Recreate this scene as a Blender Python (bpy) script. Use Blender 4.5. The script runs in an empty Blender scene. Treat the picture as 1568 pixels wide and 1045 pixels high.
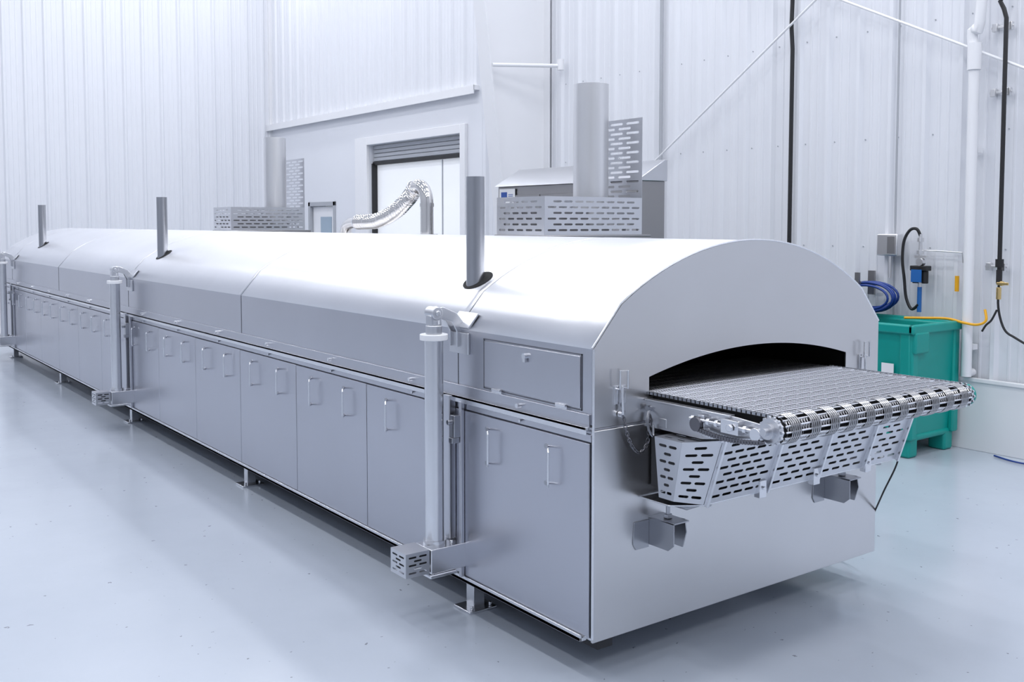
import bpy, math, random
from mathutils import Vector, Matrix
random.seed(4)
sc = bpy.context.scene
try:
    sc.view_settings.view_transform = 'Standard'
except Exception:
    pass

# ------------------------------------------------------------------ materials
def mat_base(name):
    m = bpy.data.materials.new(name); m.use_nodes = True
    nt = m.node_tree
    return m, nt, nt.nodes['Principled BSDF']

def steel(name, col, rough=0.3, metallic=1.0, wav=0.15, brush=(1, 1, 40), var=0.012, wscale=1.3):
    m, nt, b = mat_base(name)
    N, L = nt.nodes, nt.links
    tc = N.new('ShaderNodeTexCoord')
    mp = N.new('ShaderNodeMapping'); mp.inputs['Scale'].default_value = brush
    L.new(tc.outputs['Object'], mp.inputs['Vector'])
    n1 = N.new('ShaderNodeTexNoise'); n1.inputs['Scale'].default_value = 6; n1.inputs['Detail'].default_value = 4
    L.new(mp.outputs['Vector'], n1.inputs['Vector'])
    n2 = N.new('ShaderNodeTexNoise'); n2.inputs['Scale'].default_value = wscale; n2.inputs['Detail'].default_value = 3
    L.new(tc.outputs['Object'], n2.inputs['Vector'])
    mr = N.new('ShaderNodeMapRange'); mr.inputs['To Min'].default_value = max(0.05, rough - var); mr.inputs['To Max'].default_value = rough + var
    L.new(n1.outputs['Fac'], mr.inputs['Value']); L.new(mr.outputs['Result'], b.inputs['Roughness'])
    mx = N.new('ShaderNodeMix'); mx.data_type = 'RGBA'
    mx.inputs['A'].default_value = (col[0]*.93, col[1]*.93, col[2]*.93, 1); mx.inputs['B'].default_value = (min(1, col[0]*1.06), min(1, col[1]*1.06), min(1, col[2]*1.06), 1)
    L.new(n2.outputs['Fac'], mx.inputs['Factor']); L.new(mx.outputs['Result'], b.inputs['Base Color'])
    bp = N.new('ShaderNodeBump'); bp.inputs['Strength'].default_value = wav; bp.inputs['Distance'].default_value = 0.02
    L.new(n2.outputs['Fac'], bp.inputs['Height']); L.new(bp.outputs['Normal'], b.inputs['Normal'])
    b.inputs['Metallic'].default_value = metallic
    return m

def paint(name, col, rough=0.4, metallic=0.0, var=0.05, scale=3.0, bump=0.0):
    m, nt, b = mat_base(name)
    N, L = nt.nodes, nt.links
    tc = N.new('ShaderNodeTexCoord')
    n = N.new('ShaderNodeTexNoise'); n.inputs['Scale'].default_value = scale; n.inputs['Detail'].default_value = 5
    L.new(tc.outputs['Object'], n.inputs['Vector'])
    mx = N.new('ShaderNodeMix'); mx.data_type = 'RGBA'
    mx.inputs['A'].default_value = tuple(c*(1-var) for c in col)+(1,); mx.inputs['B'].default_value = tuple(min(1, c*(1+var)) for c in col)+(1,)
    L.new(n.outputs['Fac'], mx.inputs['Factor']); L.new(mx.outputs['Result'], b.inputs['Base Color'])
    b.inputs['Roughness'].default_value = rough; b.inputs['Metallic'].default_value = metallic
    if bump:
        bp = N.new('ShaderNodeBump'); bp.inputs['Strength'].default_value = bump; bp.inputs['Distance'].default_value = 0.01
        L.new(n.outputs['Fac'], bp.inputs['Height']); L.new(bp.outputs['Normal'], b.inputs['Normal'])
    return m

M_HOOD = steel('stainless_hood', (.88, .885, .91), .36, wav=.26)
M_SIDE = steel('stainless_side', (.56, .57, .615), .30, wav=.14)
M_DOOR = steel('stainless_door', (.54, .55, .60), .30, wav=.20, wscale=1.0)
M_END = steel('stainless_end', (.68, .68, .69), .30, wav=.12, var=.008)
M_TRIM = steel('stainless_trim', (.80, .81, .84), .26, wav=.0)
M_POST = steel('stainless_tube', (.76, .77, .80), .25, wav=.0, var=0)
M_TUBE = steel('weathered_tube', (.42, .43, .46), .28, wav=.0, var=0)
M_POL = steel('polished_duct', (.80, .78, .76), .10, wav=.0, var=0)
M_STACK = steel('galvanised_stack', (.76, .76, .77), .36, wav=.12)
M_GUARD = steel('perforated_steel', (.66, .67, .70), .32, wav=.0)
M_WIRE = steel('belt_wire', (.46, .46, .47), .25, wav=.0, var=0)
M_DARK = paint('shade_black', (.006, .006, .007), .8)  # near-black colour stands in for shade in openings and gaps
M_BLACK = paint('black_rubber', (.012, .012, .014), .45)
M_DGREY = paint('dark_grey_paint', (.05, .05, .055), .6)  # dark grey for underframe, motors and feet; also the guard's shade box
M_CORE = steel('frame_steel', (.20, .20, .22), .45, wav=.0)
M_WALL = paint('white_wall_steel', (.80, .82, .87), .36, var=.02, scale=.6)
M_WALLS = paint('grey_wall_smooth', (.50, .52, .56), .5, var=.02, scale=.6)
M_WHITE = paint('white_paint', (.86, .87, .90), .35, var=.01)
M_DOORG = paint('shutter_grey', (.42, .44, .48), .4)
M_TEAL = paint('teal_plastic', (.0, .31, .27), .40, var=.10)
M_BLUE = paint('blue_hose', (.01, .045, .26), .35)
M_BLUE2 = paint('blue_plastic', (.02, .14, .45), .35)
M_YEL = paint('yellow_hose', (.85, .42, .01), .4)
M_BRASS = steel('brass', (.75, .55, .25), .3, wav=0)
M_CAB = steel('cabinet_steel', (.36, .355, .36), .40, wav=.05)
M_PAPER = paint('white_label', (.85, .86, .88), .5)
M_LOGO = paint('blue_label_print', (.02, .08, .35), .5)
M_CEIL = paint('ceiling_white', (.78, .80, .84), .6, var=.02)
M_CURT = paint('backlit_glow_curtain', (.88, .90, .93), .3, var=.01)
_b = M_CURT.node_tree.nodes['Principled BSDF']; _b.inputs['Emission Color'].default_value = (.92, .95, 1, 1); _b.inputs['Emission Strength'].default_value = .25  # curtain glows by emission, standing in for light from the next room

def floor_mat():
    m, nt, b = mat_base('epoxy_floor')
    N, L = nt.nodes, nt.links
    tc = N.new('ShaderNodeTexCoord')
    n = N.new('ShaderNodeTexNoise'); n.inputs['Scale'].default_value = .7; n.inputs['Detail'].default_value = 6; n.inputs['Roughness'].default_value = .6
    L.new(tc.outputs['Object'], n.inputs['Vector'])
    cr = N.new('ShaderNodeValToRGB')
    cr.color_ramp.elements[0].position = .3; cr.color_ramp.elements[0].color = (.445, .495, .575, 1)
    cr.color_ramp.elements[1].position = .7; cr.color_ramp.elements[1].color = (.50, .55, .63, 1)
    L.new(n.outputs['Fac'], cr.inputs['Fac'])
    v = N.new('ShaderNodeTexNoise'); v.inputs['Scale'].default_value = 24; v.inputs['Detail'].default_value = 3
    L.new(tc.outputs['Object'], v.inputs['Vector'])
    c2 = N.new('ShaderNodeValToRGB'); c2.color_ramp.elements[0].position = .715; c2.color_ramp.elements[0].color = (0, 0, 0, 1)
    c2.color_ramp.elements[1].position = .73; c2.color_ramp.elements[1].color = (1, 1, 1, 1)
    L.new(v.outputs['Fac'], c2.inputs['Fac'])
    mx = N.new('ShaderNodeMix'); mx.data_type = 'RGBA'
    L.new(c2.outputs['Color'], mx.inputs['Factor']); L.new(cr.outputs['Color'], mx.inputs['A']); mx.inputs['B'].default_value = (.22, .24, .28, 1)
    L.new(mx.outputs['Result'], b.inputs['Base Color'])
    n3 = N.new('ShaderNodeTexNoise'); n3.inputs['Scale'].default_value = 3; n3.inputs['Detail'].default_value = 5
    L.new(tc.outputs['Object'], n3.inputs['Vector'])
    mr = N.new('ShaderNodeMapRange'); mr.inputs['To Min'].default_value = .14; mr.inputs['To Max'].default_value = .24
    L.new(n3.outputs['Fac'], mr.inputs['Value']); L.new(mr.outputs['Result'], b.inputs['Roughness'])
    bp = N.new('ShaderNodeBump'); bp.inputs['Strength'].default_value = .10; bp.inputs['Distance'].default_value = .004
    n4 = N.new('ShaderNodeTexNoise'); n4.inputs['Scale'].default_value = 9; n4.inputs['Detail'].default_value = 3
    L.new(tc.outputs['Object'], n4.inputs['Vector'])
    L.new(n4.outputs['Fac'], bp.inputs['Height']); L.new(bp.outputs['Normal'], b.inputs['Normal'])
    return m
M_FLOOR = floor_mat()

# ------------------------------------------------------------------ builder
class MB:
    def __init__(s): s.v = []; s.f = []
    def add(s, vs, fs):
        o = len(s.v); s.v += [tuple(p) for p in vs]; s.f += [tuple(o+i for i in f) for f in fs]
    def box(s, x0, x1, y0, y1, z0, z1):
        s.add([(x0,y0,z0),(x1,y0,z0),(x1,y1,z0),(x0,y1,z0),(x0,y0,z1),(x1,y0,z1),(x1,y1,z1),(x0,y1,z1)],
              [(0,3,2,1),(4,5,6,7),(0,1,5,4),(1,2,6,5),(2,3,7,6),(3,0,4,7)])
        return s
    def prism(s, pts, vec):
        n = len(pts); vec = Vector(vec)
        a = [Vector(p) for p in pts]; b = [p+vec for p in a]
        s.add(a+b, [tuple(range(n-1, -1, -1)), tuple(range(n, 2*n))]+[(i, (i+1) % n, n+(i+1) % n, n+i) for i in range(n)])
        return s
    def cyl(s, p0, p1, r, seg=20, r1=None, caps=True):
        p0 = Vector(p0); p1 = Vector(p1); d = (p1-p0).normalized()
        u = d.orthogonal().normalized(); w = d.cross(u)
        if r1 is None: r1 = r
        a = [p0+(u*math.cos(t)+w*math.sin(t))*r for t in [2*math.pi*i/seg for i in range(seg)]]
        b = [p1+(u*math.cos(t)+w*math.sin(t))*r1 for t in [2*math.pi*i/seg for i in range(seg)]]
        f = [(i, (i+1) % seg, seg+(i+1) % seg, seg+i) for i in range(seg)]
        if caps: f += [tuple(range(seg-1, -1, -1)), tuple(range(seg, 2*seg))]
        s.add(a+b, f); return s
    def pipe(s, p0, p1, ro, ri, seg=32):
        p0 = Vector(p0); p1 = Vector(p1); d = (p1-p0).normalized()
        u = d.orthogonal().normalized(); w = d.cross(u)
        T = [2*math.pi*i/seg for i in range(seg)]
        ring = lambda c, r: [c+(u*math.cos(t)+w*math.sin(t))*r for t in T]
        vs = ring(p0, ro)+ring(p1, ro)+ring(p1, ri)+ring(p0, ri)
        f = []
        for k in range(4):
            k2 = (k+1) % 4
            f += [(k*seg+i, k*seg+(i+1) % seg, k2*seg+(i+1) % seg, k2*seg+i) for i in range(seg)]
        s.add(vs, f); return s
    def tube(s, pts, r, seg=10, closed=False):
        P = [Vector(p) for p in pts]; n = len(P)
        rs = r if isinstance(r, (list, tuple)) else [r]*n
        T = []
        for i in range(n):
            if closed: t = P[(i+1) % n]-P[i-1]
            else: t = P[min(i+1, n-1)]-P[max(i-1, 0)]
            T.append(t.normalized())
        u = T[0].orthogonal().normalized(); vs = []
        for i in range(n):
            u = (u-T[i]*u.dot(T[i])).normalized(); w = T[i].cross(u)
            vs += [P[i]+(u*math.cos(2*math.pi*k/seg)+w*math.sin(2*math.pi*k/seg))*rs[i] for k in range(seg)]
        f = []
        for i in range(n if closed else n-1):
            j = (i+1) % n
            f += [(i*seg+k, i*seg+(k+1) % seg, j*seg+(k+1) % seg, j*seg+k) for k in range(seg)]
        if not closed: f += [tuple(range(seg-1, -1, -1)), tuple((n-1)*seg+k for k in range(seg))]
        s.add(vs, f); return s
    def perf(s, o, U, V, w, h, **kw):
        o = Vector(o); U = Vector(U).normalized(); V = Vector(V).normalized()
        return s.perfq(o, o+U*w, o+U*w+V*h, o+V*h, **kw)
    def perfq(s, p00, p10, p11, p01, cw=.062, ch=.022, sw=.044, sh=.010, margin=.014):
        """slotted sheet over a quad, staggered obround slots"""
        p00, p10, p11, p01 = map(Vector, (p00, p10, p11, p01))
        w = ((p10-p00).length+(p11-p01).length)/2; h = ((p01-p00).length+(p11-p10).length)/2
        nx = max(1, int(round((w-2*margin)/cw))); ny = max(1, int(round((h-2*margin)/ch)))
        cw = (w-2*margin)/nx; ch = (h-2*margin)/ny
        def P(x, y):
            a = x/w; b = y/h
            return (p00*(1-a)+p10*a)*(1-b)+(p01*(1-a)+p11*a)*b
        q = lambda x0, x1, y0, y1: s.add([P(x0,y0),P(x1,y0),P(x1,y1),P(x0,y1)], [(0,1,2,3)])
        q(0, w, 0, margin); q(0, w, h-margin, h); q(0, margin, margin, h-margin); q(w-margin, w, margin, h-margin)
        for j in range(ny):
            y0 = margin+j*ch; y1 = y0+ch
            odd = (j % 2) and nx > 1
            xs = [margin+(i+(.5 if odd else 0))*cw for i in range(nx-(1 if odd else 0))]
            if odd: q(margin, margin+cw/2, y0, y1); q(w-margin-cw/2, w-margin, y0, y1)
            for x0 in xs:
                x1 = x0+cw; cx = (x0+x1)/2; cy = (y0+y1)/2; a = min(sw, cw*.78)/2; b = min(sh, ch*.5)/2; c = b*.7
                vs = [P(x0,y1),P(x1,y1),P(x1,y0),P(x0,y0),
                      P(cx-a+c,cy+b),P(cx+a-c,cy+b),P(cx+a,cy+b-c),P(cx+a,cy-b+c),P(cx+a-c,cy-b),P(cx-a+c,cy-b),P(cx-a,cy-b+c),P(cx-a,cy+b-c)]
                s.add(vs, [(0,4,5,1),(1,5,6),(1,6,7,2),(2,7,8),(2,8,9,3),(3,9,10),(3,10,11,0),(0,11,4)])
        return s
    def build(s, name, mat, parent=None, smooth=True, bevel=0, solid=0, seg=2):
        me = bpy.data.meshes.new(name); me.from_pydata(s.v, [], s.f); me.update()
        me.materials.append(mat)
        if smooth:
            me.polygons.foreach_set('use_smooth', [True]*len(me.polygons))
            try: me.set_sharp_from_angle(angle=math.radians(32))
            except Exception: pass
        o = bpy.data.objects.new(name, me); sc.collection.objects.link(o)
        if parent: o.parent = parent
        if solid:
            k = o.modifiers.new('sheet', 'SOLIDIFY'); k.thickness = solid; k.offset = 0
        if bevel:
            k = o.modifiers.new('bevel', 'BEVEL'); k.width = bevel; k.segments = seg; k.limit_method = 'ANGLE'; k.angle_limit = math.radians(40)
        return o

def empty(name):
    e = bpy.data.objects.new(name, None); sc.collection.objects.link(e); e.empty_display_size = .2; return e

def bez(pts, n=10):
    """Catmull-Rom through pts"""
    P = [Vector(p) for p in pts]; out = []
    for i in range(len(P)-1):
        p0 = P[max(i-1, 0)]; p1 = P[i]; p2 = P[i+1]; p3 = P[min(i+2, len(P)-1)]
        for k in range(n):
            t = k/n
            out.append(.5*((2*p1)+(-p0+p2)*t+(2*p0-5*p1+4*p2-p3)*t*t+(-p0+3*p1-3*p2+p3)*t**3))
    out.append(P[-1]); return out

# ------------------------------------------------------------------ room
XR, YB, XL, YF, ZC = 5.0, 14.7, -8.0, -9.0, 7.5
MB().box(XL-.2, XR+.4, YF-.2, YB+.2, -.12, 0).build('floor', M_FLOOR)
MB().box(XL-.2, XR+.4, YF-.2, YB+.2, ZC, ZC+.12).build('ceiling', M_CEIL)

def corr(a0, a1, z0, z1, fn, back, pitch=.305, d=.032):
    """corrugated sheet: fn(a, depth, z)->xyz"""
    m = MB(); prof = []
    n = int(math.ceil((a1-a0)/pitch))
    for i in range(n):
        s = a0+i*pitch
        for da, dd in ((0, 0), (.022, d), (.052, d), (.074, 0), (.135, 0), (.142, .006), (.156, .006), (.163, 0), (.213, 0), (.220, .006), (.234, .006), (.241, 0)):
            if s+da <= a1: prof.append((s+da, dd))
    prof.append((a1, 0))
    k = len(prof)
    vs = [fn(a, dd, z0) for a, dd in prof]+[fn(a, dd, z1) for a, dd in prof]+[fn(a, -back, z0) for a, dd in prof]+[fn(a, -back, z1) for a, dd in prof]
    fs = []
    for i in range(k-1):
        fs += [(i, i+1, k+i+1, k+i), (2*k+i, 2*k+i+1, i+1, i), (k+i, k+i+1, 3*k+i+1, 3*k+i), (2*k+i+1, 2*k+i, 3*k+i, 3*k+i+1)]
    m.add(vs, fs)
    return m
mR = corr(YF, 7.98, 0, ZC, lambda a, d, z: (XR-d, a, z), .1)
m2 = corr(7.98, YB, 3.52, ZC, lambda a, d, z: (XR-d, a, z), .1); mR.add(m2.v, m2.f)
mR.box(XR, XR+.3, 7.98, 8.38, 0, 3.52).box(XR, XR+.3, 10.97, 12.17, 0, 3.52).box(XR, XR+.3, 13.08, YB, 0, 3.52)
mR.box(XR, XR+.3, 8.38, 10.97, 2.94, 3.52).box(XR, XR+.3, 12.17, 13.08, 2.05, 3.52)
mR.build('wall_right', M_WALL, smooth=False)
corr(XL, XR, 0, ZC, lambda a, d, z: (a, YB-d, z), .15).build('wall_back', M_WALL, smooth=False)
MB().box(XL-.15, XL, YF, YB, 0, ZC).build('wall_left', M_WALLS)
MB().box(XL, XR+.1, YF-.15, YF, 0, ZC).build('wall_front', M_WALLS)
MB().box(XR-.06, XR-.033, YF, 7.9, 0, .53).box(XR-.075, XR-.033, YF, 7.9, .53, .56).build('baseboard_right', M_WHITE, bevel=.004)
MB().box(XL, XR, YB-.06, YB-.033, 0, .5).build('baseboard_back', M_WHITE, bevel=.004)
MB().box(XR-.09, XR+.0, 7.98, YB, 3.47, 3.53).box(XR-.1, XR-.085, 7.98, YB, 3.42, 3.53).build('trim_1', M_WHITE)
MB().box(XR-.05, XR+.0, 8.26, 8.38, 0, 3.06).box(XR-.05, XR, 10.97, 11.35, 0, 3.06).box(XR-.05, XR, 8.38, 10.97, 2.94, 3.06).build('trim_2', M_WHITE, bevel=.005)
MB().box(XR-.045, XR-.033, 4.62, 4.66, .56, ZC).build('trim_3', M_DOORG)
MB().box(XR-.04, XR-.032, 1.93, 1.945, .56, ZC).build('trim_4', M_DOORG)
MB().box(XR-.05, XR-.0, YB-.06, YB-.0, .5, ZC).build('trim_5', M_WHITE)
m = MB()
for z in (1.55, 2.45, 3.35):
    y = -1.2
    while y < 6.2:
        m.cyl((XR, y+.10, z), (XR-.006, y+.10, z), .006, 6); y += .305
m.build('trim_6', M_DOORG)

# overhead door
D = empty('door_1')
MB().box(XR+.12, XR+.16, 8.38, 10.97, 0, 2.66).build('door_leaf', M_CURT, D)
m = MB()
for z in (2.72, 2.78, 2.84, 2.90): m.box(XR+.06, XR+.12, 8.40, 10.95, z-.028, z+.028)
m.build('shutter_roll', M_DOORG, D, bevel=.01)
MB().box(XR+.06, XR+.12, 8.38, 10.97, 2.635, 2.685).box(XR+.04, XR+.12, 10.93, 10.97, 0, 2.66).box(XR+.04, XR+.12, 8.38, 8.42, 0, 2.66).build('door_track', M_BLACK, D)
MB().box(XR+.11, XR+.12, 9.05, 9.07, 0, 2.63).build('leaf_seam', M_DOORG, D)
D2 = empty('door_2')
MB().box(XR+.04, XR+.09, 12.2, 13.05, 0.0, 2.02).build('door_leaf', M_WHITE, D2, bevel=.004)
MB().box(XR-.02, XR+.03, 12.12, 12.19, 0, 2.1).box(XR-.02, XR+.03, 13.06, 13.13, 0, 2.1).box(XR-.02, XR+.03, 12.12, 13.13, 2.03, 2.1).build('door_frame', M_DOORG, D2, bevel=.004)
MB().box(XR+.03, XR+.045, 12.35, 12.75, 1.2, 1.85).build('door_glass', paint('door_glass', (.35, .45, .55), .1), D2)

# tapered steel building column
C = empty('steel_column')
yc = 6.57
def colx(z): return 4.53-.118*z
m = MB()
m.prism([(colx(0), yc-.005, .02), (4.95, yc-.005, .02), (4.95, yc-.005, 7.4), (colx(7.4), yc-.005, 7.4)], (0, .01, 0))
m.build('web', M_WHITE, C)
m = MB()
m.prism([(colx(0)-.014, yc-.11, .02), (colx(0), yc-.11, .02), (colx(7.4), yc-.11, 7.4), (colx(7.4)-.014, yc-.11, 7.4)], (0, .22, 0))
m.box(4.945, 4.962, yc-.1, yc+.1, .02, 7.4).box(4.35, 4.962, yc-.15, yc+.15, 0, .02)
m.build('flanges', M_WHITE, C)
MB().cyl((4.12, yc-.12, 3.52), (4.93, 6.2, 3.55), .022).cyl((4.9, 6.2, 3.5), (4.9, 6.2, 3.62), .04).build('strut', M_WHITE, C)

# cross bracing rods
MB().cyl((4.89, 6.45, 1.19), (4.89, 1.4, 4.54), .011, 8).build('brace_rod', M_WHITE)
MB().cyl((4.91, 4.2, 4.49), (4.91, -2.0, 1.46), .011, 8).build('brace_rod.001', M_WHITE)

# ------------------------------------------------------------------ oven
O = empty('tunnel_oven')
L = 12.0; W = 1.81; ZB = .17; ZS = .975
CX = W/2; RR = 1.35; ZCEN = 1.6745-RR
def arcz(x): return ZCEN+math.sqrt(RR*RR-(x-CX)**2)
def topz(x):
    x = min(max(x, 0), W)
    xm = min(x, W-x)
    if xm <= .14: return 1.277+(1.437-1.277)*xm/.14
    return arcz(x)
def hoodprof(off=0.0):
    p = [(0, 1.005), (0, 1.277), (.14, 1.437)]
    for i in range(1, 28): x = .14+(W-.28)*i/28; p.append((x, arcz(x)))
    p += [(W-.14, 1.437), (W, 1.277), (W, 1.005)]
    if off:
        p = [(x+(off if x > CX else -off)*(abs(x-CX)/CX), z+off) if z > 1.01 else (x+(off if x > CX else -off), z) for x, z in p]
    return p
def skin(prof, y0, y1, ny=1):
    m = MB(); n = len(prof); vs = []; fs = []
    for j in range(ny+1):
        y = y0+(y1-y0)*j/ny
        vs += [(x, y, z) for x, z in prof]
    for j in range(ny):
        for i in range(n-1): fs.append((j*n+i, j*n+i+1, (j+1)*n+i+1, (j+1)*n+i))
    m.add(vs, fs); return m
P = hoodprof()
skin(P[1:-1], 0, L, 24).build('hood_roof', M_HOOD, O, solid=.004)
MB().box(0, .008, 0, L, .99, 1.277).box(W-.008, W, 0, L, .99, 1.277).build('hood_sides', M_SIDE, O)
m = MB()
for y in (.93, 3.5, 6.07, 8.65, 11.2):
    q = skin(hoodprof(.002)[1:-1], y-.020, y+.020); m.add(q.v, q.f)
m.build('hood_seams', M_HOOD, O, solid=.002)
m = MB()
for y in (.93, 3.5, 6.07, 8.65, 11.2):
    q = skin(hoodprof(.0028)[1:-1], y-.0215, y-.0195); m.add(q.v, q.f)
m.build('hood_seam_joints', M_GUARD, O, solid=.001)
def endplate(y, hole):
    xs = sorted(set([0, .14, W-.14, W]+[W*i/60 for i in range(61)]+([.288, 1.556] if hole else [])))
    m = MB()
    def hz(x):
        t = (x-.922)/.634
        return 1.148+.083*(1-t*t)
    for a, b in zip(xs[:-1], xs[1:]):
        ta, tb = topz(a), topz(b)
        c = (a+b)/2
        if hole and .288 < c < 1.556:
            m.add([(a, y, hz(a)), (b, y, hz(b)), (b, y, tb), (a, y, ta)], [(0, 1, 2, 3)])
            m.add([(a, y, .978), (b, y, .978), (b, y, 1.07), (a, y, 1.07)], [(0, 1, 2, 3)])
        else:
            m.add([(a, y, .978), (b, y, .978), (b, y, tb), (a, y, ta)], [(0, 1, 2, 3)])
    return m
endplate(-.004, True).build('end_plate_upper', M_END, O, smooth=False, solid=.006)
endplate(L+.004, False).build('end_plate_rear', M_END, O, smooth=False, solid=.006)
MB().box(-.002, W, -.012, 0, ZB-.015, .968).box(0, W, L, L+.01, ZB, .968).build('end_plate_lower', M_END, O, bevel=.002)
m = MB(); pr = hoodprof(.004); m.tube([(x, -.004, z) for x, z in pr[1:-1]], .0045, 6); m.tube([(-.002, -.010, ZB), (-.002, -.010, 1.277)], .005, 6)
m.build('end_rim', M_TRIM, O)
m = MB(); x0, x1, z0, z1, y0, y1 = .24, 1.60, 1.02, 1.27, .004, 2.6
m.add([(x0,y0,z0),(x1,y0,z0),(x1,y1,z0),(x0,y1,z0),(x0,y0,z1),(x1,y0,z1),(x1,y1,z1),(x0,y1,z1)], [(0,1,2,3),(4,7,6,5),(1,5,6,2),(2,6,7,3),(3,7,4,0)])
m.build('tunnel_shade_liner', M_DARK, O, smooth=False)  # near-black box paints the shade inside the tunnel opening
# lower body
MB().box(.004, W-.012, 0, L, ZB, .965).build('body_core', M_CORE, O)
MB().box(.0, W, 0.0, L, .94, .975).box(-.006, .012, .0, L, .925, .955).build('body_top_rail', M_SIDE, O, bevel=.002)
MB().box(-.028, .01, 0.005, L, .972, .984).box(-.028, -.022, .005, L, .955, .984).build('body_ledge', M_TRIM, O, bevel=.002)
MB().box(-.012, .01, .005, L, .982, 1.03).build('hood_lip', M_SIDE, O, bevel=.002)
MB().box(-.02, .012, .04, L, ZB-.022, ZB-.006).box(-.02, -.012, .04, L, ZB-.022, ZB+.004).box(0, W, 0, L, ZB-.01, ZB).build('bottom_rail', M_TRIM, O, bevel=.002)
edges = [0.002, .875, 1.757, 2.62, 3.49, 4.35, 5.21, 6.06, 6.93, 7.79, 8.65, 9.51, 10.37, 11.2, 11.99]
md = MB(); mh = MB(); mf = MB()
for a, b in zip(edges[:-1], edges[1:]):
    md.box(-.010, .006, a+.003, b-.003, ZB+.004, .92)
    c = (a+b)/2
    for hy in (c-.205, c+.205):
        zt, zb_ = .866, .718
        pts = [(-.008, hy+.030, zt), (-.042, hy-.022, zt), (-.047, hy-.028, zt-.010), (-.047, hy-.028, zb_+.010), (-.042, hy-.022, zb_), (-.008, hy+.030, zb_)]
        mh.tube(pts, .0046, 8)
        for zz in (zt, zb_): mf.cyl((-.009, hy+.030, zz), (-.014, hy+.030, zz), .010, 12)
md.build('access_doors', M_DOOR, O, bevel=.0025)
mh.build('door_handles', M_TRIM, O); mf.build('handle_feet', M_TUBE, O)
MB().box(W-.006, W+.01, 0.01, L-.01, ZB+.004, .92).build('rear_side_panel', M_DOOR, O)
m = MB()
y = .43
while y < L:
    m.cyl((-.012, y, 1.004), (-.034, y, 1.004), .010, 10); m.cyl((-.006, y, .94), (-.018, y, .94), .006, 8); y += .86
m.build('rail_knobs', M_TRIM, O)
# inspection hatch in near hood side
m = MB()
h0, h1, g0, g1 = .065, .70, 1.045, 1.245
m.box(-.006, 0, h0, h1, g0, g1)
m.build('hatch_panel', M_SIDE, O, bevel=.003)
m = MB()
for (a, b, c, d) in ((h0-.008, h1+.008, g0-.008, g0-.004), (h0-.008, h1+.008, g1+.004, g1+.008), (h0-.008, h0-.004, g0-.008, g1+.008), (h1+.004, h1+.008, g0-.008, g1+.008)):
    m.box(-.003, 0, a, b, c, d)
m.build('hatch_gasket', M_CORE, O)
m = MB()
m.cyl((-.004, .40, 1.21), (-.022, .40, 1.21), .012, 14).box(-.02, -.012, .392, .408, 1.185, 1.215)
for hy in (.17, .60): m.box(-.012, 0, hy-.035, hy+.035, 1.030, 1.043).cyl((-.012, hy-.03, 1.044), (-.012, hy+.03, 1.044), .006, 8)
m.build('hatch_hardware', M_TRIM, O)
m = MB()
for y in (.93, 3.5, 6.07, 8.65, 11.2): m.box(-.002, 0, y-.0215, y-.0195, 1.03, 1.277)
m.build('hood_side_seams', M_CORE, O)
# legs
m = MB()
for y in (.88, 3.55, 6.2, 8.87, 11.5):
    for x in (.07, W-.07):
        m.box(x-.03, x+.03, y-.03, y+.03, .01, ZB).box(x-.075, x+.075, y-.065, y+.065, 0, .012)
        for dx in (-.05, .05): m.cyl((x+dx, y-.045, .012), (x+dx, y-.045, .03), .009, 6)
m.build('legs', M_POST, O, bevel=.003)
MB().box(.12, .2, .1, L-.1, .06, ZB-.01).box(W-.2, W-.12, .1, L-.1, .10, ZB-.01).build('underframe', M_DGREY, O)

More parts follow.
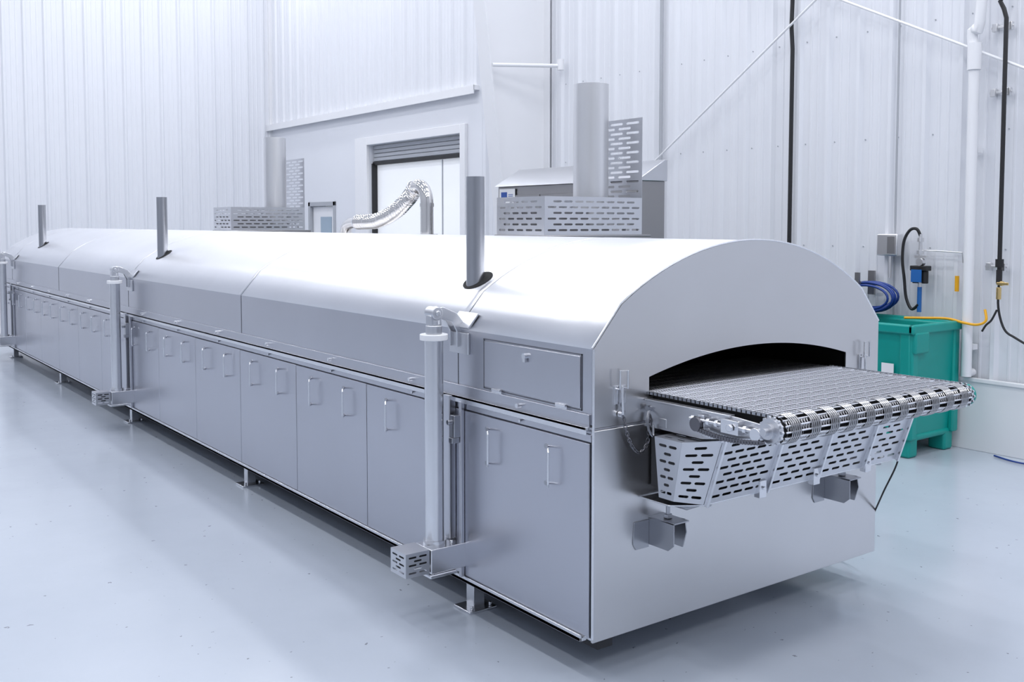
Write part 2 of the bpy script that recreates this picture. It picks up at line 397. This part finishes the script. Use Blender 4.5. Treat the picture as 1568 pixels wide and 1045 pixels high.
# lifting columns
def lift(yc, idx):
    px = -.125
    m = MB()
    m.cyl((px, yc, .33), (px, yc, 1.255), .042, 28)
    m.cyl((px, yc, .325), (px, yc, .345), .052, 28)
    m.build(f'lift_tube_{idx}', M_POST, O)
    m = MB()
    m.cyl((px, yc, 1.235), (px, yc, 1.262), .062, 28)
    m.build(f'lift_collar_{idx}', M_WHITE, O, bevel=.003)
    m = MB()
    m.cyl((px, yc, 1.262), (px, yc, 1.30), .036, 20).cyl((px, yc, 1.30), (px, yc, 1.325), .028, 20)
    m.box(px-.028, px+.028, yc-.022, yc+.022, 1.30, 1.345)
    m.cyl((px, yc-.034, 1.355), (px, yc+.034, 1.355), .028, 18)
    m.cyl((px, yc-.042, 1.355), (px, yc+.042, 1.355), .012, 10)
    for dy in (-.032, .024):
        pts = [(px-.018, 1.375), (px+.03, 1.382), (px+.10, 1.352), (px+.135, 1.31), (px+.128, 1.25), (px+.118, 1.20), (px+.10, 1.20), (px+.10, 1.27), (px+.075, 1.315), (px+.02, 1.335), (px-.012, 1.335)]
        m.prism([(x, yc+dy, z) for x, z in pts], (0, .008, 0))
    m.box(-.012, 0, yc-.10, yc+.05, 1.17, 1.265)
    m.prism([(-.004, yc-.10, 1.28), (-.004, yc+.05, 1.28), (.05, yc+.05, 1.345), (.05, yc-.10, 1.345)], (-.008, 0, .008))
    m.build(f'lift_head_{idx}', M_GUARD, O, bevel=.003)
    m = MB()
    m.box(-.19, .02, yc-.075, yc+.06, .215, .325)
    m.box(-.2, -.06, yc-.085, yc+.07, .20, .215)
    for k in (-.045, .045): m.cyl((px+.06, yc+k, .325), (px+.06, yc+k, .34), .009, 6)
    m.build(f'lift_base_{idx}', M_POST, O, bevel=.012, seg=3)
    m = MB()
    m.perf((-.315, yc-.07, .225), (1, 0, 0), (0, 0, 1), .12, .10, cw=.05, ch=.018, sw=.038, sh=.008, margin=.008)
    m.perf((-.315, yc+.06, .225), (0, -1, 0), (0, 0, 1), .13, .10, cw=.055, ch=.018, sw=.042, sh=.008, margin=.008)
    m.box(-.315, -.195, yc-.07, yc+.06, .325, .328).box(-.315, -.195, yc-.07, yc+.06, .222, .225)
    m.build(f'motor_guard_{idx}', M_GUARD, O, smooth=False)
    MB().cyl((-.30, yc, .275), (-.2, yc, .275), .04, 16).build(f'motor_{idx}', M_DGREY, O)
    m = MB()
    m.box(-.045, -.011, yc+.0, yc+.05, .33, .98).box(-.03, -.011, yc-.07, yc-.05, ZB, .96)
    m.build(f'lift_channel_{idx}', M_SIDE, O, bevel=.003)
    m = MB()
    m.box(-.06, -.02, yc-.062, yc-.028, .80, .90).cyl((-.06, yc-.045, .87), (-.085, yc-.045, .87), .012, 10).box(-.07, -.03, yc-.06, yc-.03, .775, .80)
    m.build(f'latch_{idx}', M_TUBE, O, bevel=.003)
for i, yc in enumerate((.915, 6.0, 11.1)): lift(yc, i+1)

# tubes through hood
m = MB(); mc = MB()
for y in (1.065, 5.73, 10.36):
    m.pipe((.2, y, 1.40), (.2, y, 1.965), .043, .038)
    ring = [(.205+.062*math.cos(t), y-.012+.085*math.sin(t)) for t in [2*math.pi*k/32 for k in range(32)]]
    vs = [(.205, y-.012, topz(.205)+.005)]
    for f in (.5, 1.0): vs += [(.205+(x-.205)*f, (y-.012)+(yy-y+.012)*f, topz(.205+(x-.205)*f)+.005) for x, yy in ring]
    fs = [(0, 1+k, 1+(k+1) % 32) for k in range(32)]+[(1+k, 33+k, 33+(k+1) % 32, 1+(k+1) % 32) for k in range(32)]
    mc.add(vs, fs)
m.build('hood_riser_tubes', M_TUBE, O)
mc.build('riser_shade_patches', M_DARK, O)  # dark patches laid on the hood paint the shade of uncut holes

# latches with chain on end plate
m = MB()
for x in (.13, 1.68):
    m.tube([(x-.02, -.01, 1.12), (x-.02, -.035, 1.12), (x-.02, -.035, 1.19), (x+.02, -.035, 1.19), (x+.02, -.035, 1.12), (x+.02, -.01, 1.12)], .0045, 8)
    m.box(x-.028, x+.028, -.014, -.006, 1.06, 1.13).cyl((x, -.01, 1.02), (x, -.03, 1.02), .012, 10).tube([(x, -.025, 1.13), (x, -.03, 1.02)], .006, 8)
m.build('end_latches', M_TRIM, O, bevel=.001)
m = MB()
pts = bez([(.13, -.025, 1.06), (.14, -.03, .98), (.17, -.035, .90), (.21, -.04, .865), (.25, -.04, .90), (.27, -.03, .99), (.28, -.02, 1.01)], 6)
for i, (a, b) in enumerate(zip(pts[:-1], pts[1:])):
    c = (a+b)/2; d = (b-a).normalized(); s = d.orthogonal().normalized() if i % 2 else d.cross(d.orthogonal()).normalized()
    m.tube([c+d*.012*math.cos(t)+s*.006*math.sin(t) for t in [2*math.pi*k/8 for k in range(8)]], .0022, 5, closed=True)
m.build('safety_chain', M_CORE, O)

# exhaust stacks with guards on far side
def stack(dy):
    e = empty('exhaust_stack')
    x0, x1, y0, y1 = 1.51, 2.36, 2.2+dy, 2.72+dy
    MB().pipe((2.13, 2.47+dy, 1.66), (2.13, 2.47+dy, 2.70), .122, .116, 40).build('stack_pipe', M_STACK, e)
    m = MB()
    m.perf((x0, y0, 1.67), (1, 0, 0), (0, 0, 1), x1-x0, .25, cw=.09, ch=.036, sw=.070, sh=.013)
    m.perf((x0, y0, 1.67), (0, 1, 0), (0, 0, 1), y1-y0, .25, cw=.09, ch=.036, sw=.070, sh=.013)
    m.perf((x0, y1, 1.67), (1, 0, 0), (0, 0, 1), x1-x0, .25, cw=.09, ch=.036, sw=.070, sh=.013)
    m.perf((x1, y0, 1.67), (0, 1, 0), (0, 0, 1), y1-y0, .80, cw=.16, ch=.034, sw=.125, sh=.016)
    m.build('slotted_guard', M_GUARD, e, smooth=False, solid=.002)
    m = MB()
    m.box(1.84, 2.42, y0-.03, y1+.1, .02, 1.655).box(1.5, 2.42, y0-.03, y1+.02, 1.655, 1.67)
    m.build('burner_housing', M_CAB, e, bevel=.004)
    MB().cyl((2.13, 2.47+dy, 1.67), (2.13, 2.47+dy, 1.72), .15, 40).box(1.55, 1.95, y0+.08, y1-.08, 1.67, 1.84).build('burner_flange', M_CAB, e, bevel=.006)
    return e
stack(0); stack(5.4)

# polished exhaust duct with corrugated flex section
E = empty('flexible_exhaust_duct')
up = [(1.2, 3.12, z) for z in (1.62, 1.75, 1.88)]
bend = [(1.2, 3.12+.11*(1-math.cos(t)), 1.895+.115*math.sin(t)) for t in [math.pi*k/14 for k in range(0, 10)]]
m = MB().tube(up+bend, .045, 20)
m.cyl((1.2, 3.12, 1.64), (1.2, 3.12, 1.672), .075, 24).cyl((1.2, 3.12, 1.86), (1.2, 3.12, 1.885), .049, 24)
last = Vector(bend[-1])
flex = bez([last, last+Vector((0.01, .10, -.07)), (1.22, 3.60, 1.83), (1.25, 3.92, 1.765), (1.28, 4.28, 1.755)], 40)
m.tube(bez([(1.28, 4.28, 1.755), (1.29, 4.42, 1.745), (1.30, 4.52, 1.71), (1.30, 4.55, 1.60)], 6), .045, 20)
m.build('duct_elbows', M_POL, E)
rad = [.054+.005*math.sin(i*1.3) for i in range(len(flex))]
MB().tube(flex, rad, 20).build('duct_flex', M_POL, E)
m = MB(); m.cyl(flex[0], flex[3], .060, 20); m.cyl(flex[-4], flex[-1], .060, 20); m.build('duct_clamps', M_TRIM, E)
MB().cyl((1.30, 4.55, 1.58), (1.30, 4.55, 1.64), .07, 24).box(1.15, 1.45, 2.98, 4.7, 1.60, 1.665).build('duct_base', M_STACK, E)

# control cabinet behind oven
K = empty('control_cabinet')
x0, x1, y0, y1 = 3.0, 3.28, 2.90, 4.78
MB().box(x0, x1, y0, y1, .08, 2.08).build('cabinet_body', M_CAB, K, bevel=.005)
MB().prism([(x0-.04, y0-.02, 2.08), (x1+.01, y0-.02, 2.08), (x1+.01, y0-.02, 2.25), (x1-.02, y0-.02, 2.25)], (0, y1-y0+.04, 0)).build('sloped_roof', M_GUARD, K, bevel=.004)
m = MB()
for a, b in ((y0+.02, 3.50), (3.52, 4.13), (4.15, y1-.02)): m.box(x0-.012, x0, a, b, .12, 2.0)
m.build('cabinet_doors', M_CAB, K, bevel=.004)
MB().box(x0-.016, x0-.012, 4.50, 4.74, 1.93, 2.06).build('name_plate', M_PAPER, K)
MB().box(x0-.018, x0-.016, 4.62, 4.71, 1.98, 2.03).box(x0-.018, x0-.016, 4.53, 4.60, 2.005, 2.01).box(x0-.018, x0-.016, 4.53, 4.60, 1.99, 1.995).build('name_plate_print', M_LOGO, K)
m = MB()
for x in (x0+.06, x1-.06):
    for y in (y0+.08, y1-.08): m.box(x-.04, x+.04, y-.04, y+.04, 0, .08)
m.build('cabinet_feet', M_DGREY, K)

# ------------------------------------------------------------------ conveyor
V = empty('wire_mesh_conveyor')
BX0, BX1 = .30, 1.475; YR, ZR, RB = -.615, 1.038, .046
def path(s):
    l1 = .45-YR
    if s < l1: return (.45-s, ZR+RB)
    s -= l1
    if s < math.pi*RB:
        a = s/RB; return (YR-RB*math.sin(a), ZR+RB*math.cos(a))
    s -= math.pi*RB
    return (YR+s, ZR-RB)
total = (.45-YR)+math.pi*RB+.5
step = .0215
n = int(total/step)
rods = MB(); zig = MB()
def rod3(m, p, q, r, k=4):
    m.cyl(p, q, r, k, caps=False)
for i in range(n):
    y, z = path(i*step)
    rod3(rods, (BX0-.005, y, z), (BX1+.005, y, z), .0036, 6)
npit = 84; px = (BX1-BX0)/npit
for i in range(n-1):
    y, z = path(i*step); y2, z2 = path((i+1)*step)
    if i % 3 == 2: 
        for k in range(0, npit, 6):
            xa = BX0+(k+.5)*px; rod3(zig, (xa, y, z), (xa, y2, z2), .0017, 3)
        continue
    for k in range(npit):
        xa = BX0+k*px
        rod3(zig, (xa, y, z+.001), (xa+px*.5, y2, z2+.001), .0021, 3)
        rod3(zig, (xa+px*.5, y2, z2-.001), (xa+px, y, z-.001), .0021, 3)
rods.build('belt_rods', M_TRIM, V); zig.build('belt_weave', M_WIRE, V)
m = MB()
for k in range(11):
    x = BX0+.05+k*(BX1-BX0-.10)/10
    for dx in (-.022, -.011, 0, .011, .022):
        m.tube([(x+dx, YR-(RB+.004)*math.sin(a), ZR+(RB+.004)*math.cos(a)) for a in [math.pi*(-.12+1.24*j/12) for j in range(13)]], .0035, 6)
m.build('belt_loops', M_WIRE, V)
m = MB()
m.box(BX0+.01, BX1-.01, YR+.02, .45, ZR-.01, ZR+RB-.012)
m.cyl((BX0, YR, ZR), (BX1, YR, ZR), .034, 20)
m.build('belt_shade_backing', M_DARK, V)  # black sheet added so belt gaps look shaded; includes roller core
m = MB()
m.cyl((BX0-.07, YR, ZR), (BX1+.05, YR, ZR), .014, 16)
for x in (BX0-.035, BX1+.01):
    m.cyl((x, YR, ZR), (x+.022, YR, ZR), .044, 24)
m.cyl((BX0-.05, YR, ZR), (BX0-.035, YR, ZR), .028, 20)
for j in range(14):
    a = 2*math.pi*j/14
    for x in (BX0-.024, BX1+.021): m.cyl((x-.005, YR+.046*math.cos(a), ZR+.046*math.sin(a)), (x+.005, YR+.046*math.cos(a), ZR+.046*math.sin(a)), .006, 6)
m.build('drive_roller', M_GUARD, V)
MB().cyl((BX1+.03, YR, ZR), (BX1+.045, YR, ZR), .046, 24).build('roller_end_disc', M_TEAL, V, bevel=.003)
m = MB()
for x, s in ((BX0-.028, -1), (BX1+.02, 1)):
    m.prism([(x, .0, .955), (x, .0, 1.062), (x, -.46, 1.062), (x, -.60, 1.052), (x, -.62, 1.03), (x, -.55, 1.0), (x, -.42, .975), (x, -.3, .955)], (.008, 0, 0))
    m.box(x-.012, x+.02, -.44, -.01, 1.058, 1.066)
m.box(BX0-.03, BX1+.03, -.34, -.30, .965, 1.0)
m.box(BX0-.03, BX1+.03, -.12, -.08, .965, 1.0)
m.build('side_frames', M_GUARD, V, bevel=.002)
m = MB()
y = .02
while y > YR-.0:
    for x in (BX0-.010, BX1+.010): m.box(x-.006, x+.006, y-.008, y+.008, ZR+RB-.004, ZR+RB+.006)
    y -= .022
m.build('edge_chain', M_TUBE, V)
m = MB()
for x, s in ((BX0-.028, -1), (BX1+.028, 1)):
    xo = x+s*.022
    m.box(min(x, xo+s*.012), max(x, xo+s*.012), -.50, -.42, 1.005, 1.055)
    m.box(min(x, xo), max(x, xo), -.33, -.30, 1.0, 1.05)
    m.cyl((xo, -.56, 1.03), (xo, -.26, 1.03), .007, 10)
    for yy in (-.40, -.36, -.285, -.53): m.cyl((xo, yy, 1.03), (xo, yy+.014, 1.03), .014, 6)
    m.cyl((xo+s*.016, -.47, 1.03), (xo+s*.028, -.47, 1.03), .014, 6)
    m.cyl((x, -.57, 1.02), (x+s*.03, -.57, 1.02), .024, 16)
m.build('belt_tensioners', M_TRIM, V, bevel=.0015)
m = MB()
for k in range(24):
    a = k/23; yy = -.30-.30*a; zz = .998-.014*math.sin(a*math.pi)
    m.cyl((BX0-.064, yy, zz), (BX0-.050, yy, zz), .0085, 8)
    m.cyl((BX0-.060, yy, zz), (BX0-.054, yy-.012, zz), .005, 6)
m.cyl((BX0-.066, -.30, 1.015), (BX0-.052, -.30, 1.015), .026, 18)
m.build('drive_chain', M_CORE, V)

# slotted chain guard beneath the belt
m = MB()
gx0, gx1 = .20, 1.60
zt, zb = .945, .685
KW = dict(cw=.066, ch=.030, sw=.052, sh=.0115, margin=.012)
At, Bt, Ct = (.20, -.13, zt), (.20, -.27, zt), (.345, -.335, zt)
Ab, Bb, Cb = (.235, -.12, zb+.02), (.235, -.195, zb+.02), (.345, -.245, zb)
for a, b in [(.355, .70), (.705, 1.02), (1.025, 1.34), (1.345, 1.60)]:
    m.perfq((a, -.245, zb), (b, -.245, zb), (b, -.335, zt), (a, -.335, zt), **KW)
m.perfq(Bb, Cb, Ct, Bt, **dict(KW, cw=.075))
m.perfq(Ab, Bb, Bt, At, **dict(KW, cw=.055))
m.perfq(At, Bt, Ct, (.345, -.13, zt), cw=.06, ch=.03, sw=.045, sh=.011, margin=.014)
m.perf((gx1, -.02, zb+.02), (0, -1, 0), (0, 0, 1), .25, .24, **KW)
m.build('slotted_guard', M_GUARD, V, smooth=False, solid=.002)
m = MB()
m.prism([(.235, -.02, zb), (.235, -.17, zb), (.345, -.245, zb), (gx1, -.245, zb), (gx1, -.02, zb)], (0, 0, -.006))
for a in (.352, .702, 1.022, 1.342, 1.597):
    m.prism([(a-.006, -.245, zb), (a-.006, -.262, zb-.01), (a-.006, -.355, zt+.01), (a-.006, -.335, zt)], (.012, 0, 0))
m.box(.33, gx1, -.345, -.32, zt-.004, zt+.004)
m.build('guard_frame', M_TRIM, V, bevel=.0015)
MB().box(.29, 1.57, -.17, -.02, .72, .93).build('guard_shade_box', M_DGREY, V)  # dark inner box added so the slots read as shaded
m = MB()
for x in (.66, 1.0, 1.36): m.box(x-.02, x+.02, -.27, -.24, zb-.02, zb+.05).cyl((x, -.27, zb+.02), (x, -.278, zb+.02), .008, 6)
m.build('guard_tabs', M_TRIM, V, bevel=.002)
m = MB()
for x in (.315, 1.43):
    m.prism([(x-.11, -.012, .585), (x-.115, -.012, .50), (x-.10, -.012, .475), (x-.03, -.012, .475), (x-.03, -.012, .585)], (0, -.005, 0))
    m.prism([(x-.03, -.012, .59), (x-.03, -.15, .60), (x-.03, -.15, .51), (x-.03, -.12, .485), (x-.03, -.012, .485)], (.005, 0, 0))
    m.prism([(x+.05, -.012, .59), (x+.05, -.13, .60), (x+.05, -.14, .55), (x+.05, -.12, .485), (x+.05, -.012, .485)], (.005, 0, 0))
    m.box(x-.03, x+.055, -.15, -.012, .592, .598)
    m.cyl((x+.01, -.08, .598), (x+.01, -.08, .69), .009, 10).cyl((x+.01, -.08, .60), (x+.01, -.08, .615), .018, 6).cyl((x+.01, -.08, .655), (x+.01, -.08, .67), .018, 6)
    m.tube([(x+.01, -.08, .66), (x+.05, -.14, .645), (x+.10, -.2, .675)], .009, 8)
    m.cyl((x+.10, -.20, .66), (x+.10, -.20, .69), .018, 8)
m.build('support_brackets', M_TUBE, V, bevel=.001)
m = MB()
pts = bez([(.27, -.03, 1.03), (.24, -.05, 1.00), (.235, -.06, .96), (.25, -.07, .93), (.26, -.06, .97)], 8)
m.tube(pts, .005, 6); m.cyl((.255, -.03, 1.03), (.285, -.03, 1.03), .012, 10)
m.build('limit_switch_cable', M_TUBE, V)
MB().tube(bez([(1.60, -.26, .90), (1.63, -.25, .80), (1.66, -.22, .66), (1.74, -.10, .48), (1.84, .03, .30), (1.90, .15, .12), (1.95, .3, .008), (2.1, .9, .008)], 10), .004, 6).build('hanging_cable', M_BLACK, V)

# ------------------------------------------------------------------ teal bin
B = empty('plastic_pallet_bin')
bx0, bx1, by0, by1, bt = 4.23, 4.91, 1.30, 2.45, .985
m = MB()
def tub(x0, x1, y0, y1, z0, z1, t, th=.04):
    a = [(x0+t, y0+t, z0), (x1-t, y0+t, z0), (x1-t, y1-t, z0), (x0+t, y1-t, z0)]
    b = [(x0, y0, z1), (x1, y0, z1), (x1, y1, z1), (x0, y1, z1)]
    c = [(x0+th, y0+th, z1), (x1-th, y0+th, z1), (x1-th, y1-th, z1), (x0+th, y1-th, z1)]
    d = [(x0+t+th, y0+t+th, z0+th), (x1-t-th, y0+t+th, z0+th), (x1-t-th, y1-t-th, z0+th), (x0+t+th, y1-t-th, z0+th)]
    f = [(3, 2, 1, 0)]
    for i in range(4):
        j = (i+1) % 4
        f += [(i, j, 4+j, 4+i), (4+i, 4+j, 8+j, 8+i), (8+i, 8+j, 12+j, 12+i)]
    f += [(12, 13, 14, 15)]
    m.add(a+b+c+d, f)
tub(bx0+.02, bx1-.02, by0+.02, by1-.02, .13, bt, .035)
m.build('tub', M_TEAL, B, bevel=.03, seg=4)
m = MB()
for (a, b, c, d) in ((bx0-.005, bx1+.005, by0-.005, by0+.045), (bx0-.005, bx1+.005, by1-.045, by1+.005), (bx0-.005, bx0+.045, by0, by1), (bx1-.045, bx1+.005, by0, by1)):
    m.box(a, b, c, d, bt-.055, bt+.015)
m.build('rim', M_TEAL, B, bevel=.014, seg=3)
m = MB()
for x in (bx0+.04, bx1-.16):
    for y in (by0+.04, (by0+by1)/2-.07, by1-.18): m.box(x, x+.12, y, y+.14, 0, .16)
m.box(bx0+.04, bx1-.04, by0+.04, by1-.04, .12, .17)
m.build('feet', M_TEAL, B, bevel=.02, seg=3)
m = MB()
for x in (bx0+.02, bx1-.10): m.box(x, x+.08, by0+.012, by0+.06, .14, bt-.04)
m.box(bx0+.012, bx0+.06, by0+.03, by0+.12, .14, bt-.04).box(bx0+.012, bx0+.06, by0+.48, by0+.60, .14, bt-.04)
m.box(bx0+.02, bx0+.20, by0-.012, by0+.03, bt-.20, bt-.04)
m.build('ribs', M_TEAL, B, bevel=.015, seg=3)
MB().box(bx0+.006, bx0+.012, by0+.16, by0+.26, .58, .70).build('bin_label', M_PAPER, B)

# ------------------------------------------------------------------ wall services
XW = XR-.033
def clips(m, y, zs, r):
    for z in zs: m.box(XW-.06, XW, y-.035, y+.035, z-.02, z+.02)
m = MB().tube([(XW-.03, 2.98, .3), (XW-.03, 2.975, 3.3), (XW-.03, 2.99, 3.5), (XW-.03, 2.97, 4.2), (XW-.03, 2.97, 6.5)], .019, 10)
m.build('black_conduit', M_BLACK)
Wd = empty('white_drain_pipe')
MB().cyl((XW-.09, 1.25, .575), (XW-.09, 1.25, 3.05), .038, 20).cyl((XW-.09, 1.25, .60), (XW, 1.25, .60), .03, 16).tube(bez([(XW-.09, 1.25, 3.0), (XW-.09, 1.27, 3.2), (XW-.1, 1.20, 3.4), (XW-.1, 1.20, 5.5)], 5), .038, 16).cyl((XW-.09, 1.25, 2.9), (XW-.09, 1.25, 3.1), .050, 20).build('pipe', M_WHITE, Wd)
m = MB(); clips(m, 1.25, (.8, 2.3), .05); m.build('pipe_clips', M_WHITE, Wd)
G = empty('gas_pipe')
gy = 1.02
m = MB()
m.tube([(XW-.08, gy, 6.5), (XW-.08, gy, 3.5), (XW-.08, gy+.02, 3.42), (XW-.08, gy+.05, 3.38), (XW-.08, gy+.02, 3.32), (XW-.08, gy, 3.25), (XW-.08, gy, 1.35)], .016, 10)
m.cyl((XW-.08, gy, 1.42), (XW-.08, gy, 1.48), .03, 12).cyl((XW-.08, gy, 1.30), (XW-.08, gy, 1.40), .022, 8)
m.tube(bez([(XW-.08, gy, 1.32), (XW-.08, gy, 1.12), (XW-.08, gy-.05, .96), (XW-.08, gy-.14, .90), (XW-.1, gy-.30, .83)], 6), .009, 8)
m.tube(bez([(XW-.08, gy+.01, 1.10), (XW-.08, gy+.05, 1.02), (XW-.08, gy+.09, .98), (XW-.08, gy+.12, .93)], 6), .008, 8)
m.build('pipe_run', M_BLACK, G)
m = MB()
for z in (3.2, 2.72, 1.42): 
    for dy in (0, .11): m.box(XW-.04, XW, gy+dy-.02, gy+dy+.02, z-.03, z+.03)
    m.box(XW-.03, XW-.015, gy-.03, gy+.14, z-.010, z+.010)
m.build('unistrut_clips', M_STACK, G, bevel=.004)
MB().cyl((XW-.08, gy, 1.18), (XW-.08, gy, 1.27), .018, 10).cyl((XW-.08, gy-.03, 1.30), (XW-.11, gy-.03, 1.30), .018, 10).box(XW-.12, XW-.11, gy-.09, gy, 1.29, 1.31).build('ball_valve', M_BRASS, G, bevel=.003)
EB = empty('electrical_junction_box')
MB().box(XW-.09, XW, 1.86, 2.05, 1.48, 1.66).build('box_body', M_STACK, EB, bevel=.01)
MB().box(XW-.094, XW-.09, 1.88, 1.95, 1.50, 1.64).build('cover', M_CAB, EB, bevel=.004)
MB().cyl((XW-.045, 1.95, 1.3), (XW-.045, 1.95, 1.49), .012, 10).build('conduit_stub', M_STACK, EB)
A = empty('air_regulator')
ay = 1.66
m = MB().cyl((XW-.08, ay, 1.20), (XW-.08, ay, 1.66), .014, 12).cyl((XW-.08, ay, 1.60), (XW-.08, ay, 1.63), .026, 12).cyl((XW-.08, ay, 1.50), (XW-.08, ay, 1.53), .028, 12)
m.cyl((XW-.08, ay-.02, 1.44), (XW-.13, ay-.02, 1.44), .03, 18)
m.tube([(XW-.05, ay, 1.53), (XW-.05, ay-.12, 1.53), (XW-.03, ay-.32, 1.52), (XW-.03, ay-.33, 1.44)], .006, 8)
m.box(XW-.10, XW-.06, ay-.06, ay+.04, 1.47, 1.49)
m.build('valve_body', M_STACK, A)
MB().cyl((XW-.09, ay+.03, 1.27), (XW-.09, ay+.03, 1.37), .026, 16).cyl((XW-.09, ay-.05, 1.27), (XW-.09, ay-.05, 1.37), .026, 16).box(XW-.13, XW-.05, ay-.08, ay+.06, 1.37, 1.41).build('filter_bowls', M_BLACK, A, bevel=.005)
MB().box(XW-.135, XW-.13, ay-.045, ay+.045, 1.28, 1.38).cyl((XW-.08, ay, 1.04), (XW-.08, ay, 1.24), .018, 12).build('blue_drop', M_BLUE2, A)
MB().tube(bez([(XW-.08, ay, 1.64), (XW-.09, ay+.03, 1.70), (XW-.09, ay+.09, 1.69), (XW-.09, ay+.14, 1.60), (XW-.09, ay+.15, 1.45), (XW-.09, ay+.13, 1.30), (XW-.09, ay+.11, 1.15), (XW-.09, ay+.06, 1.06), (XW-.09, ay+.0, 1.10)], 8), .012, 10).build('black_hose', M_BLACK, A)
H = empty('air_hose_coil')
m = MB()
hc = Vector((XW-.10, 2.06, 1.15))
pts = []
for k in range(0, 6*28):
    a = 2*math.pi*k/28; q = k//28
    r = .155+.014*math.sin(q*2.3)
    pts.append(hc+Vector((-.018*q+.02*math.sin(a*.5), (r+.06)*math.cos(a), (r-.045)*math.sin(a)-.01*(q % 2))))
m.tube(pts, .010, 8); m.build('coiled_hose', M_BLUE, H)
MB().cyl((XW, 2.14, 1.24), (XW-.22, 2.14, 1.26), .012, 10).box(XW-.02, XW, 2.11, 2.17, 1.15, 1.35).box(XW-.22, XW-.20, 2.12, 2.16, 1.2, 1.34).build('hook', M_CAB, H)
Y = empty('yellow_air_hose')
MB().tube(bez([(XW-.35, 1.62, 1.012), (XW-.25, 1.52, 1.012), (XW-.15, 1.38, 1.012), (XW-.15, 1.24, .99), (XW-.15, 1.14, .985), (XW-.14, 1.08, 1.02), (XW-.12, 1.10, 1.1)], 8), .010, 8).build('hose', M_YEL, Y)
MB().cyl((XW-.06, 1.36, 1.22), (XW-.06, 1.36, 1.34), .016, 10).build('yellow_gun', M_YEL, Y)
MB().tube(bez([(4.85, 1.0, .01), (4.78, .8, .01), (4.8, .5, .01), (4.7, .2, .01), (4.75, -.3, .01), (4.8, -.6, .01)], 10), .007, 6).build('blue_floor_cable', M_BLUE)

# ------------------------------------------------------------------ lights
for x in (-5.5, -1.8, 1.6, 4.0):
    for y in (-6.5, -3.2, .1, 3.4, 6.7, 10, 12.9):
        e = empty('ceiling_light')
        MB().box(x-.22, x+.22, y-.72, y+.72, ZC-.14, ZC-.06).cyl((x, y-.5, ZC-.06), (x, y-.5, ZC), .01, 6).cyl((x, y+.5, ZC-.06), (x, y+.5, ZC), .01, 6).build('housing', M_WHITE, e)
        l = bpy.data.lights.new('lamp', 'AREA'); l.shape = 'RECTANGLE'; l.size = .42; l.size_y = 1.4
        l.energy = 51 if y < 5 else (49 if y < 9 else 42)
        l.color = (.98, .98, 1)
        lo = bpy.data.objects.new('lamp', l); lo.location = (x, y, ZC-.15); sc.collection.objects.link(lo); lo.parent = e
w = bpy.data.worlds.new('world'); sc.world = w; w.use_nodes = True
w.node_tree.nodes['Background'].inputs[0].default_value = (.8, .88, 1, 1); w.node_tree.nodes['Background'].inputs[1].default_value = .3

# ------------------------------------------------------------------ camera
cam = bpy.data.cameras.new('camera'); co = bpy.data.objects.new('camera', cam); sc.collection.objects.link(co)
co.location = (-2.457, -2.82, 1.75)
co.rotation_euler = (math.radians(90-3.32), 0, math.radians(-36.46))
cam.sensor_width = 36; cam.lens = 1536/1568*36; cam.shift_y = -.0587
cam.clip_start = .05; cam.clip_end = 100
sc.camera = co
